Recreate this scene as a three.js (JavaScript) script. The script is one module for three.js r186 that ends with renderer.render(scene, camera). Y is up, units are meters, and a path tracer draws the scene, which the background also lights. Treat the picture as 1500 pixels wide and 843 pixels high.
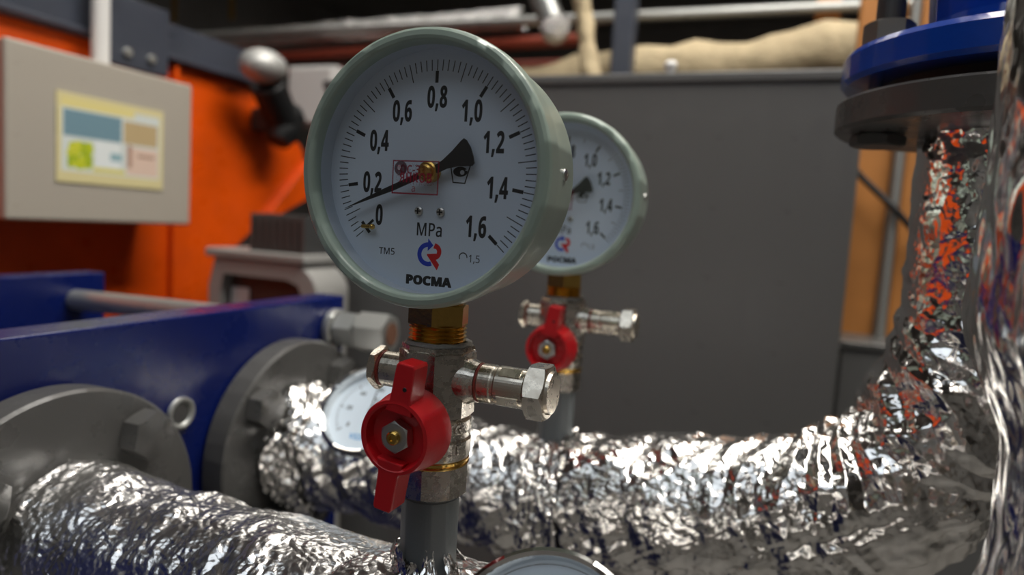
import * as THREE from 'three';
import { RoundedBoxGeometry } from 'three/addons/geometries/RoundedBoxGeometry.js';
import { TextGeometry } from 'three/addons/geometries/TextGeometry.js';
import { FontLoader } from 'three/addons/loaders/FontLoader.js';
import { ImprovedNoise } from 'three/addons/math/ImprovedNoise.js';
import { mergeGeometries, toCreasedNormals } from 'three/addons/utils/BufferGeometryUtils.js';
import { RectAreaLightUniformsLib } from 'three/addons/lights/RectAreaLightUniformsLib.js';
import { Brush, Evaluator, INTERSECTION } from 'three-bvh-csg';

// ------------------------------------------------------------ camera, lights, exposure
const scene = new THREE.Scene();
const D2R = Math.PI / 180;
const camera = new THREE.PerspectiveCamera(2 * Math.atan(421.5 / 1000) / D2R, 1500 / 843, 0.01, 50);
camera.position.set(0.11707, 1.18319, 0.21827);
camera.rotation.set(-5.230 * D2R, 21.038 * D2R, 3.539 * D2R, 'YXZ');
camera.focus = 0.25;
camera.userData.fStop = 6.0;
const renderer = new THREE.WebGLRenderer();
renderer.toneMapping = THREE.LinearToneMapping;
renderer.toneMappingExposure = 1.0;
renderer.shadowMap.enabled = true;
RectAreaLightUniformsLib.init();
scene.background = new THREE.Color(0x000000);
// ceiling luminaires of the plant room: [x, z, length along x, length along z, intensity]
const WARM = new THREE.Color(1.0, 0.955, 0.89), COOL = new THREE.Color(0.82, 0.91, 1.0);
const LUMINAIRES = [
  [0.05, -0.3, 0.3, 1.2, 12, WARM],
  [0.62, -0.45, 0.3, 1.2, 21, WARM],
  [-0.1, 1.15, 1.8, 0.9, 0.9, COOL],
  [-0.9, -1.2, 1.2, 0.25, 4, WARM],
];
const LAMP_Y = 2.62;

// ------------------------------------------------------------ helpers
let seedState = 12345;
function srand(s) { seedState = s >>> 0; }
function rnd() { seedState = (seedState + 0x6D2B79F5) >>> 0; let t = seedState; t = Math.imul(t ^ (t >>> 15), t | 1); t ^= t + Math.imul(t ^ (t >>> 7), t | 61); return ((t ^ (t >>> 14)) >>> 0) / 4294967296; }
const noise = new ImprovedNoise();
const used = {};
function numbered(name) {
  const base = name.replace(/_\d{3}$/, '');
  const n = used[base] = (used[base] ?? -1) + 1;
  return n ? `${base}_${String(n).padStart(3, '0')}` : base;
}
function tag(o, label, category, group) {
  o.userData.label = label; o.userData.category = category; if (group) o.userData.group = group; return o;
}
function thing(name, label, category, [x, y, z] = [0, 0, 0], group) {
  const o = new THREE.Group(); o.name = numbered(name); o.position.set(x, y, z); scene.add(o);
  return tag(o, label, category, group);
}
function prep(g) {
  const q = g.index ? g.toNonIndexed() : g;
  for (const k of Object.keys(q.attributes)) if (!['position', 'normal', 'uv'].includes(k)) q.deleteAttribute(k);
  if (!q.attributes.normal) q.computeVertexNormals();
  if (!q.attributes.uv) q.setAttribute('uv', new THREE.BufferAttribute(new Float32Array(q.attributes.position.count * 2), 2));
  return q;
}
function merge(list) { list = [list].flat(3); return list.length === 1 ? list[0] : mergeGeometries(list.map(prep)); }
function obj(name, geos, mat, parent = scene, label) {
  const m = new THREE.Mesh(mat.userData.ownUV ? merge(geos) : boxUV(merge(geos)), mat); m.name = parent === scene ? numbered(name) : name;
  m.castShadow = m.receiveShadow = true; parent.add(m);
  if (label) m.userData.label = label;
  return m;
}
function struct(name, geos, mat, parent = scene) { const m = new THREE.Mesh(merge(geos), mat); m.name = name; m.castShadow = m.receiveShadow = true; parent.add(m); m.userData.kind = 'structure'; return m; }
function copy(root, pos, label) {
  const r = root.clone(); r.name = numbered(root.name); scene.add(r); r.position.set(...pos);
  r.userData = { ...root.userData, label }; return r;
}
// uv in metres by the dominant axis of each face
function boxUV(g) {
  g = prep(g); const p = g.attributes.position, uv = g.attributes.uv, a = new THREE.Vector3(), b = new THREE.Vector3(), c = new THREE.Vector3();
  for (let i = 0; i < p.count; i += 3) {
    a.fromBufferAttribute(p, i); b.fromBufferAttribute(p, i + 1); c.fromBufferAttribute(p, i + 2);
    const n = b.clone().sub(a).cross(c.clone().sub(a)); const ax = Math.abs(n.x), ay = Math.abs(n.y), az = Math.abs(n.z);
    [a, b, c].forEach((v, k) => uv.setXY(i + k, ax >= ay && ax >= az ? v.z : v.x, ay >= ax && ay >= az ? v.z : v.y));
  }
  return g;
}
const T = (g, x, y, z) => g.translate(x, y, z);
function box(w, h, d, x, y, z, r = 0) { return boxUV(T(r ? new RoundedBoxGeometry(w, h, d, 3, r) : new THREE.BoxGeometry(w, h, d), x, y, z)); }
function lathe(profile, seg = 64, crease = 0.5) { // [r, y] bottom to top, outward facing
  return toCreasedNormals(new THREE.LatheGeometry(profile.map(([r, y]) => new THREE.Vector2(Math.max(r, 0), y)), seg), crease);
}
function cyl(r, h, x = 0, y = 0, z = 0, seg = 32, c = 0.0006) { return T(lathe([[0, 0], [r - c, 0], [r, c], [r, h - c], [r - c, h], [0, h]], seg), x, y, z); }
const toX = (g) => g.rotateZ(-Math.PI / 2); // +y -> +x
const toZ = (g) => g.rotateX(Math.PI / 2);  // +y -> +z
const csg = new Evaluator(); csg.useGroups = false; csg.attributes = ['position', 'normal', 'uv'];
function hex(af, h, sides = 6, c = 0.1, turn = 0) { // chamfered prism standing on y = 0
  const R = af / 2 / Math.cos(Math.PI / sides), k = R * c;
  const a = new Brush(prep(T(new THREE.CylinderGeometry(R, R, h, sides).rotateY(turn), 0, h / 2, 0)).clone());
  const b = new Brush(prep(lathe([[0, -0.00001], [af / 2 * 0.97, -0.00001], [R * 1.01, k], [R * 1.01, h - k], [af / 2 * 0.97, h + 0.00001], [0, h + 0.00001]], 48)));
  a.updateMatrixWorld(); b.updateMatrixWorld();
  const g = csg.evaluate(a, b, INTERSECTION).geometry;
  return toCreasedNormals(prep(g), 0.4);
}
function tube(pts, r, seg = 40, rs = 12) { return new THREE.TubeGeometry(new THREE.CatmullRomCurve3(pts.map((p) => new THREE.Vector3(...p))), seg, r, rs); }
function rod(a, b, r, rs = 20) {
  const A = new THREE.Vector3(...a), B = new THREE.Vector3(...b), d = B.clone().sub(A);
  const g = cyl(r, d.length(), 0, 0, 0, rs, r * 0.06);
  g.applyQuaternion(new THREE.Quaternion().setFromUnitVectors(new THREE.Vector3(0, 1, 0), d.clone().normalize()));
  return g.translate(A.x, A.y, A.z);
}
function extrude(pts, depth, bevel = 0.0003, hole) {
  const s = new THREE.Shape(pts.map(([x, y]) => new THREE.Vector2(x, y))); if (hole) s.holes.push(new THREE.Path(hole.map(([x, y]) => new THREE.Vector2(x, y))));
  return new THREE.ExtrudeGeometry(s, { depth: depth - 2 * bevel, bevelEnabled: bevel > 0, bevelSize: bevel, bevelThickness: bevel, bevelOffset: -bevel, bevelSegments: 2, curveSegments: 8 }).translate(0, 0, bevel);
}

// ------------------------------------------------------------ textures and materials
function grain(size, cells, octaves, lo, hi, seed) { // tileable value noise
  srand(seed); const out = new Float32Array(size * size); let amp = 1, tot = 0;
  for (let o = 0; o < octaves; o++) {
    const n = cells << o, lat = new Float32Array(n * n).map(() => rnd());
    for (let y = 0; y < size; y++) for (let x = 0; x < size; x++) {
      const u = x / size * n, v = y / size * n, i = u | 0, j = v | 0; let f = u - i, g = v - j; f = f * f * (3 - 2 * f); g = g * g * (3 - 2 * g);
      const I = (i + 1) % n, J = (j + 1) % n;
      out[y * size + x] += amp * ((lat[j * n + i] * (1 - f) + lat[j * n + I] * f) * (1 - g) + (lat[J * n + i] * (1 - f) + lat[J * n + I] * f) * g);
    }
    tot += amp; amp *= 0.55;
  }
  const d = new Uint8Array(size * size * 4);
  for (let i = 0; i < size * size; i++) { const v = 255 * Math.min(1, Math.max(0, lo + (hi - lo) * ((out[i] / tot - 0.5) * 1.7 + 0.5))); d[i * 4] = d[i * 4 + 1] = d[i * 4 + 2] = v; d[i * 4 + 3] = 255; }
  const t = new THREE.DataTexture(d, size, size); t.wrapS = t.wrapT = THREE.RepeatWrapping; t.magFilter = THREE.LinearFilter; t.minFilter = THREE.LinearMipmapLinearFilter; t.generateMipmaps = true; t.needsUpdate = true; return t;
}
function rep(t, metres) { const c = t.clone(); c.repeat.set(1 / metres, 1 / metres); c.needsUpdate = true; return c; }
function foldTexture(size, seed) { // tileable crumpled-foil relief made of sharp folds
  srand(seed); const W = []; for (let i = 0; i < 16; i++) { const a = rnd() * Math.PI, f = 3 + rnd() * 15; W.push([Math.round(f * Math.cos(a)), Math.round(f * Math.sin(a)), rnd(), 1 / f, rnd() * 6.28, 1 + (rnd() * 3 | 0), 1 + (rnd() * 3 | 0)]); }
  const h = new Float32Array(size * size); let lo = 1e9, hi = -1e9;
  for (let y = 0; y < size; y++) for (let x = 0; x < size; x++) {
    const u = x / size, v = y / size; let s = 0;
    for (const [a, b, ph, amp, q, c, d] of W) { let f = a * u + b * v + ph + 0.3 * Math.sin(6.2832 * (c * u + d * v) + q) + 0.2 * Math.sin(6.2832 * (d * u - c * v) + q * 2); f -= Math.floor(f); s += amp * Math.abs(f - 0.5) * (0.55 + 0.45 * Math.sin(6.2832 * (d * u + c * v) + q * 3)); }
    h[y * size + x] = s; lo = Math.min(lo, s); hi = Math.max(hi, s);
  }
  const d = new Float32Array(size * size * 4); for (let i = 0; i < size * size; i++) { const v = (h[i] - lo) / (hi - lo); d[i * 4] = d[i * 4 + 1] = d[i * 4 + 2] = v; d[i * 4 + 3] = 1; }
  const t = new THREE.DataTexture(d, size, size, THREE.RGBAFormat, THREE.FloatType); t.wrapS = t.wrapT = THREE.RepeatWrapping; t.magFilter = THREE.LinearFilter; t.needsUpdate = true; return t;
}
const folds = foldTexture(512, 21);
function rep2(t, a, b) { const c = t.clone(); c.repeat.set(1 / a, 1 / b); c.needsUpdate = true; return c; }
const gFine = grain(256, 32, 3, 0.2, 0.8, 3), gMid = grain(512, 8, 6, 0.1, 0.9, 5), gTone = grain(512, 6, 6, 0.78, 1.0, 9), gRough = grain(512, 10, 5, 0.55, 1.0, 17);
function lin(r, g, b) { return new THREE.Color().setRGB(r, g, b); }
function std(color, roughness, metalness, extra = {}) { return new THREE.MeshStandardMaterial({ color, roughness, metalness, ...extra }); }
function paint(color, roughness, grainSize = 0.03, bump = 0.00008, tone = true) {
  return std(color, roughness, 0, { bumpMap: rep(gMid, grainSize), bumpScale: bump, roughnessMap: rep(gRough, grainSize * 4), ...(tone ? { map: rep(gTone, grainSize * 9) } : {}) });
}
const M = {
  gaugeCase: new THREE.MeshPhysicalMaterial({ color: lin(0.36, 0.45, 0.385), roughness: 0.32, clearcoat: 0.35, clearcoatRoughness: 0.2 }),
  innerRing: std(lin(0.55, 0.62, 0.7), 0.5, 0),
  glass: new THREE.MeshPhysicalMaterial({ color: 0xffffff, roughness: 0.0, transmission: 1, thickness: 0, ior: 1.5 }),
  black: std(lin(0.012, 0.013, 0.014), 0.45, 0),
  brass: std(lin(0.66, 0.42, 0.11), 0.24, 1, { bumpMap: rep(gMid, 0.012), bumpScale: 0.00005 }),
  brassDark: std(lin(0.5, 0.3, 0.08), 0.3, 1),
  nickel: std(lin(0.72, 0.66, 0.56), 0.38, 1, { bumpMap: rep(gMid, 0.01), bumpScale: 0.000025, roughnessMap: rep(gRough, 0.03) }),
  nickelCast: std(lin(0.6, 0.56, 0.5), 0.36, 1, { bumpMap: rep(gMid, 0.006), bumpScale: 0.000045, roughnessMap: rep(gRough, 0.02) }),
  steel: std(lin(0.6, 0.6, 0.58), 0.32, 1, { bumpMap: rep(gMid, 0.012), bumpScale: 0.00005 }),
  zinc: std(lin(0.5, 0.51, 0.49), 0.42, 0.85, { bumpMap: rep(gMid, 0.02), bumpScale: 0.00008 }),
  rust: std(lin(0.12, 0.05, 0.025), 0.9, 0.1),
  chrome: std(lin(0.78, 0.77, 0.75), 0.09, 1),
  redPlastic: new THREE.MeshPhysicalMaterial({ color: lin(0.58, 0.007, 0.013), roughness: 0.36, clearcoat: 0.2, clearcoatRoughness: 0.25, bumpMap: rep(gMid, 0.012), bumpScale: 0.00004 }),
  sealant: std(lin(0.3, 0.3, 0.285), 0.6, 0, { bumpMap: rep(gMid, 0.008), bumpScale: 0.0003 }),
  redSeal: std(lin(0.28, 0.04, 0.025), 0.5, 0),
  greyPipe: std(lin(0.15, 0.167, 0.175), 0.42, 0, { bumpMap: rep(gMid, 0.015), bumpScale: 0.00006 }),
  greyPaint: paint(lin(0.082, 0.081, 0.078), 0.42, 0.04, 0.0001),
  cabinet: paint(lin(0.112, 0.112, 0.11), 0.5, 0.02, 0.00006, false),
  blue: paint(lin(0.002, 0.009, 0.095), 0.36, 0.05, 0.0001),
  blueValve: new THREE.MeshPhysicalMaterial({ color: lin(0.003, 0.055, 0.42), roughness: 0.25, clearcoat: 0.6, clearcoatRoughness: 0.12, bumpMap: rep(gMid, 0.05), bumpScale: 0.00015 }),
  orange: paint(lin(0.85, 0.095, 0.003), 0.45, 0.05, 0.00008),
  navyGrey: paint(lin(0.052, 0.06, 0.082), 0.5, 0.05, 0.00008),
  boxGrey: paint(lin(0.4, 0.365, 0.31), 0.5, 0.02, 0.00008, false),
  whitePaint: std(lin(0.72, 0.71, 0.69), 0.5, 0),
  foil: std(lin(0.9, 0.89, 0.87), 0.19, 1, { bumpMap: rep(folds, 0.046), bumpScale: 0.0008 }),
  foilNear: std(lin(0.91, 0.9, 0.885), 0.25, 1, { bumpMap: rep(folds, 0.042), bumpScale: 0.0008 }),
  foilRiser: std(lin(0.88, 0.87, 0.85), 0.13, 1, { bumpMap: rep2(folds, 0.16, 0.05), bumpScale: 0.0006 }),
  foilBend: std(lin(0.88, 0.87, 0.85), 0.14, 1, { bumpMap: rep(folds, 0.06), bumpScale: 0.0006 }),
  foilFine: std(lin(0.88, 0.87, 0.85), 0.16, 1, { bumpMap: rep(folds, 0.03), bumpScale: 0.0007 }),
  nutSteel: std(lin(0.3, 0.29, 0.26), 0.4, 0.9),
  motorCap: std(lin(0.55, 0.55, 0.53), 0.5, 0.5),
  rubber: std(lin(0.008, 0.008, 0.009), 0.6, 0),
  timber: std(lin(0.5, 0.2, 0.045), 0.6, 0, { map: rep(gTone, 0.3) }),
  wrap: std(lin(0.52, 0.42, 0.26), 0.85, 0, { bumpMap: rep(gMid, 0.1), bumpScale: 0.002, map: rep(gTone, 0.15) }),
  redPipe: std(lin(0.3, 0.055, 0.03), 0.5, 0),
  concrete: paint(lin(0.2, 0.19, 0.175), 0.8, 0.3, 0.0008),
  wallPaint: paint(lin(0.24, 0.232, 0.22), 0.9, 0.2, 0.0005),
  framePaint: paint(lin(0.3, 0.295, 0.28), 0.5, 0.03, 0.00006, false),
  brown: std(lin(0.085, 0.04, 0.03), 0.6, 0),
  darkSteel: std(lin(0.1, 0.1, 0.1), 0.45, 0.6),
};

const own = (m) => { m.userData.ownUV = true; return m; };
for (const k of ['foilNear', 'foilRiser', 'foilBend']) own(M[k]);
own(M.foil); own(M.foilFine); own(M.glass);

// ------------------------------------------------------------ room
const RX = 3.2, RZ0 = -5.0, RZ1 = 1.9, RH = 2.7, WT = 0.15;
struct('floor', box(2 * RX + 2 * WT, WT, RZ1 - RZ0 + 2 * WT, 0, -WT / 2, (RZ0 + RZ1) / 2), M.concrete);
struct('ceiling', box(2 * RX + 2 * WT, WT, RZ1 - RZ0 + 2 * WT, 0, RH + WT / 2, (RZ0 + RZ1) / 2), M.wallPaint);
struct('wall_back', box(2 * RX + 2 * WT, RH, WT, 0, RH / 2, RZ0 - WT / 2), M.wallPaint);
struct('wall_front', box(2 * RX + 2 * WT, RH, WT, 0, RH / 2, RZ1 + WT / 2), M.wallPaint);
struct('wall_left', box(WT, RH, RZ1 - RZ0, -RX - WT / 2, RH / 2, (RZ0 + RZ1) / 2), M.wallPaint);
struct('wall_right', box(WT, RH, RZ1 - RZ0, RX + WT / 2, RH / 2, (RZ0 + RZ1) / 2), M.wallPaint);
const lampWords = ['over the pressure gauges', 'over the right side of the room', 'behind the camera', 'above the overhead pipes'];
LUMINAIRES.forEach(([x, z, lx, lz, power, tint], i) => {
  const t = thing('ceiling_lamp', `long white ceiling lamp ${lampWords[i]}`, 'lamp', [x, LAMP_Y, z]);
  obj('housing', box(lx + 0.04, RH - LAMP_Y - 0.02, lz + 0.04, 0, 0.02 + (RH - LAMP_Y - 0.02) / 2, 0, 0.008), M.whitePaint, t);
  obj('diffuser', box(lx, 0.02, lz, 0, 0.0105, 0, 0.004), std(lin(0.9, 0.9, 0.9), 0.6, 0, { emissive: tint, emissiveIntensity: power * 0.4 }), t);
  const l = new THREE.RectAreaLight(tint, power, lx, lz); l.rotation.x = -Math.PI / 2; l.position.set(x, LAMP_Y - 0.004, z); l.castShadow = true; scene.add(l);
});

// ------------------------------------------------------------ crumpled foil
function crumpler(seed, list) { // sum of warped folds: [fold length, slope, how many]
  srand(seed); const folds = [];
  for (const [len, slope, n] of list) for (let i = 0; i < n; i++) {
    const u = rnd() * 2 - 1, a = rnd() * 6.283, s = Math.sqrt(1 - u * u);
    folds.push([s * Math.cos(a) / len, s * Math.sin(a) / len, u / len, rnd(), slope * len / 4, 0.4 / len, rnd() * 50]);
  }
  return (x, y, z) => {
    let h = 0;
    for (const [a, b, c, ph, amp, k, off] of folds) {
      const w = 0.55 * noise.noise(x * k + off, y * k + off * 1.7, z * k);
      let f = a * x + b * y + c * z + ph + w; f -= Math.floor(f);
      h += amp * (Math.abs(f - 0.5) * 4 - 1);
    }
    return h;
  };
}
function foilTube({ pts, rad, nu, nv, z, t0 = 0, t1 = 1, fn, amp = () => 1, lift = 0, extra }) { // path in a plane of constant z
  const curve = new THREE.CatmullRomCurve3(pts.map(([x, y]) => new THREE.Vector3(x, y, 0)), false, 'centripetal'); curve.arcLengthDivisions = 800;
  const L = curve.getLength(), P = new Float32Array((nu + 1) * (nv + 1) * 3), UV = new Float32Array((nu + 1) * (nv + 1) * 2), N = new Float32Array(P.length), idx = [];
  for (let i = 0; i <= nu; i++) {
    const t = t0 + (t1 - t0) * i / nu, c = curve.getPointAt(t), d = curve.getTangentAt(t), r0 = rad(t * L, c) + lift;
    for (let j = 0; j <= nv; j++) {
      const ph = -Math.PI + 2 * Math.PI * (j % nv) / nv, cs = Math.cos(ph), sn = Math.sin(ph);
      const nx = -d.y * cs, ny = d.x * cs, nz = sn;
      const bx = c.x + nx * r0, by = c.y + ny * r0, bz = z + nz * r0;
      let h = fn(bx, by, bz) * amp(t * L, ph, bx, by, bz); if (extra) h += extra(t * L, ph, bx, by, bz);
      const k = (i * (nv + 1) + j); P[k * 3] = bx + nx * h; P[k * 3 + 1] = by + ny * h; P[k * 3 + 2] = bz + nz * h;
      UV[k * 2] = t * L; UV[k * 2 + 1] = (j / nv) * 2 * Math.PI * 0.042;
    }
  }
  const A = new THREE.Vector3(), B = new THREE.Vector3(), g3 = (i, j, v) => v.fromArray(P, (i * (nv + 1) + j) * 3);
  const q = [new THREE.Vector3(), new THREE.Vector3(), new THREE.Vector3(), new THREE.Vector3()];
  for (let i = 0; i <= nu; i++) for (let j = 0; j <= nv; j++) {
    g3(Math.min(nu, i + 1), j, q[0]); g3(Math.max(0, i - 1), j, q[1]); g3(i, j >= nv ? 1 : j + 1, q[2]); g3(i, j <= 0 ? nv - 1 : j - 1, q[3]);
    A.subVectors(q[0], q[1]); B.subVectors(q[2], q[3]); A.cross(B).normalize(); A.toArray(N, (i * (nv + 1) + j) * 3);
  }
  for (let i = 0; i < nu; i++) for (let j = 0; j < nv; j++) { const a = i * (nv + 1) + j, b = a + 1, c = a + nv + 1, d = c + 1; idx.push(a, c, b, b, c, d); }
  const g = new THREE.BufferGeometry(); g.setAttribute('position', new THREE.BufferAttribute(P, 3)); g.setAttribute('normal', new THREE.BufferAttribute(N, 3)); g.setAttribute('uv', new THREE.BufferAttribute(UV, 2)); g.setIndex(idx);
  return g;
}
const sm = (a, b, x) => { x = Math.min(1, Math.max(0, (x - a) / (b - a))); return x * x * (3 - 2 * x); };
const ZN = -0.011, ZF = -0.191;             // the two pipe axes
const crumpleA = crumpler(11, [[0.05, 0.07, 3], [0.024, 0.11, 4], [0.013, 0.11, 4], [0.007, 0.1, 4], [0.004, 0.1, 4]]);
const crumpleB = crumpler(29, [[0.055, 0.08, 3], [0.027, 0.12, 4], [0.014, 0.12, 4], [0.008, 0.1, 4], [0.0045, 0.1, 4]]);
const crumpleT = crumpler(41, [[0.012, 0.1, 3], [0.006, 0.2, 5], [0.0035, 0.22, 5]]);
const patchy = (k, off, lo, hi) => (s, ph, x, y, z) => lo + (hi - lo) * sm(-0.35, 0.45, noise.noise(x * k + off, y * k + off, z * k));

const nearPipe = thing('insulated_pipe', 'crinkled foil-wrapped pipe under the nearest pressure gauge, rising again at the right edge', 'pipe', [0, 0, 0]);
{
  const pts = [[-0.1995, 1.01], [-0.1, 1.01], [0.0, 1.01], [0.08, 1.01], [0.13, 1.011], [0.175, 1.02], [0.203, 1.045], [0.214, 1.085], [0.216, 1.13], [0.215, 1.2], [0.214, 1.3], [0.214, 1.5], [0.214, 1.7]];
  const rad = (s, c) => c.x < 0.1 ? 0.0395 + 0.004 * (1 - sm(-0.2, -0.15, c.x)) + 0.0006 * Math.sin(c.x * 70) : 0.0395 - 0.0065 * sm(1.02, 1.06, c.y) + 0.009 * sm(1.125, 1.165, c.y) + 0.004 * Math.exp(-(((c.y - 1.172) / 0.028) ** 2));
  const pa = patchy(28, 4, 0.35, 1.25);
  const amp = (s, ph, x, y, z) => (x < 0.1 ? 0.75 : 1.0) * pa(s, ph, x, y, z) * (1 - 0.6 * sm(0.5, 0.9, noise.noise(x * 15, 3, z * 15) + (x < -0.12 ? 0.5 : 0)));
  const spiral = (s, ph, x, y, z) => { let f = (s + 0.016 * ph + 0.003 * noise.noise(s * 40, ph * 2, 1)) / 0.058; f -= Math.floor(f); return -0.0009 * f; };
  const mound = (s, ph, x, y, z) => spiral(s, ph, x, y, z) + (y > 1.02 ? 0.0028 * Math.exp(-((x - 0.0006) ** 2 + (z - ZN) ** 2) / 0.00032) : 0); // foil gathered up round the stub
  obj('foil_jacket', foilTube({ pts, rad, nu: 620, nv: 330, z: ZN, t0: 0, t1: 0.42, fn: crumpleA, amp, extra: mound }), M.foilNear, nearPipe);
  const drawn = crumpler(61, [[0.05, 0.1, 2], [0.02, 0.14, 4], [0.01, 0.13, 4], [0.005, 0.1, 4]]);
  obj('riser_jacket', foilTube({ pts, rad, nu: 300, nv: 330, z: ZN, t0: 0.4, t1: 0.72, fn: (x, y, z) => drawn(x, y * 0.3, z), amp: patchy(22, 2, 0.6, 1.2), lift: 0.0004 }), M.foilRiser, nearPipe);
  obj('riser_jacket', foilTube({ pts, rad, nu: 60, nv: 96, z: ZN, t0: 0.715, t1: 1, fn: (x, y, z) => drawn(x, y * 0.3, z), amp: () => 0.8 }), M.foilRiser, nearPipe);
  obj('riser_jacket', foilTube({ pts: [[0.214, 1.69], [0.214, 2.2], [0.214, 2.7]], rad: () => 0.042, nu: 40, nv: 64, z: ZN, fn: (x, y, z) => drawn(x, y * 0.3, z), amp: () => 0.8 }), M.foilRiser, nearPipe);
  // torn foil lips that stand up round the pipe stub
  srand(77);
  for (let k = 0; k < 8; k++) {
    const a = [0.3, 0.95, 1.5, 2.1, 2.7, 3.5, 4.4, 5.4][k] + rnd() * 0.2, w = 0.006 + rnd() * 0.006, h = 0.0055 + rnd() * 0.006, n = 9, P = [], I = [], U = [];
    for (let i = 0; i <= n; i++) for (let j = 0; j <= n; j++) {
      const u = (i / n - 0.5) * w * (1 - 0.5 * j / n), v = j / n, rr = 0.0115 + 0.0045 * (1 - v) + 0.0016 * Math.sin(v * 5 + k) + 0.0012 * noise.noise(i * 0.7, j * 0.7, k * 3.3);
      const an = a + u / 0.0115, jag = 1 + 0.35 * noise.noise(i * 0.9 + k * 5, 2, 7);
      P.push(0.0005 + Math.cos(an) * rr, 1.0498 - 0.003 * (1 - v) + v * h * jag - 4.5 * Math.pow(Math.sin(an) * rr, 2) * (1 - v), ZN + Math.sin(an) * rr); U.push(u, v * h);
    }
    for (let i = 0; i < n; i++) for (let j = 0; j < n; j++) { const q = i * (n + 1) + j; I.push(q, q + 1, q + n + 1, q + 1, q + n + 2, q + n + 1); }
    const g = new THREE.BufferGeometry(); g.setAttribute('position', new THREE.Float32BufferAttribute(P, 3)); g.setAttribute('uv', new THREE.Float32BufferAttribute(U, 2)); g.setIndex(I); g.computeVertexNormals();
    const m = M.foilFine.clone(); m.side = THREE.DoubleSide; obj('foil_flap', g, m, nearPipe);
  }
}
const farPipe = thing('insulated_pipe', 'crinkled foil-wrapped pipe that bends up under the grey and blue valve flanges', 'pipe', [0, 0, 0]);
{
  const pts = [[-0.1995, 1.01], [-0.12, 1.01], [-0.03, 1.01], [0.05, 1.017], [0.10, 1.024], [0.15, 1.036], [0.188, 1.06], [0.21, 1.1], [0.218, 1.15], [0.218, 1.2], [0.218, 1.2412]];
  const rad = (s, c) => 0.0395 + 0.006 * (1 - sm(-0.2, -0.15, c.x)) + 0.0035 * sm(-0.03, 0.06, c.x) - 0.005 * sm(1.07, 1.16, c.y);
  const pa = patchy(24, 9, 0.45, 1.3);
  const amp = (s, ph, x, y, z) => pa(s, ph, x, y, z) * (1 - 0.45 * sm(1.1, 1.16, y));
  // long drawn folds fanning out of the inside of the bend
  const fan = (s, ph, x, y, z) => { const e = sm(0.05, 0.12, x) * (1 - sm(1.12, 1.2, y)); if (e <= 0) return 0; const a = Math.atan2(y - 1.13, x - 0.1) * 5 + 1.2 * noise.noise(x * 20, y * 20, z * 20) + z * 25; let f = a - Math.floor(a); return e * 0.0022 * (Math.abs(f - 0.5) * 2 - 0.5); };
  obj('foil_jacket', foilTube({ pts, rad, nu: 560, nv: 330, z: ZF, t0: 0, t1: 0.61, fn: crumpleB, amp, extra: fan }), M.foil, farPipe);
  obj('bend_jacket', foilTube({ pts, rad, nu: 360, nv: 330, z: ZF, t0: 0.6, t1: 1, fn: crumpleB, amp, extra: fan, lift: 0.0006 }), M.foilBend, farPipe);
  obj('foil_tape', foilTube({ pts, rad, nu: 60, nv: 420, z: ZF, t0: 0.315, t1: 0.36, fn: (x, y, z) => crumpleB(x, y, z) * 0.9 + crumpleT(x, y, z) * 0.8, amp: () => 1, lift: 0.0022 }), M.foilFine, farPipe, 'band of finely wrinkled foil tape round the pipe');
  obj('foil_tape', foilTube({ pts, rad, nu: 60, nv: 300, z: ZF, t0: 0.004, t1: 0.05, fn: (x, y, z) => crumpleB(x, y, z) + crumpleT(x, y, z) * 0.8, amp: () => 1.2, lift: 0.002 }), M.foilFine, farPipe, 'lumpy foil tape at the flange');
}

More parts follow.
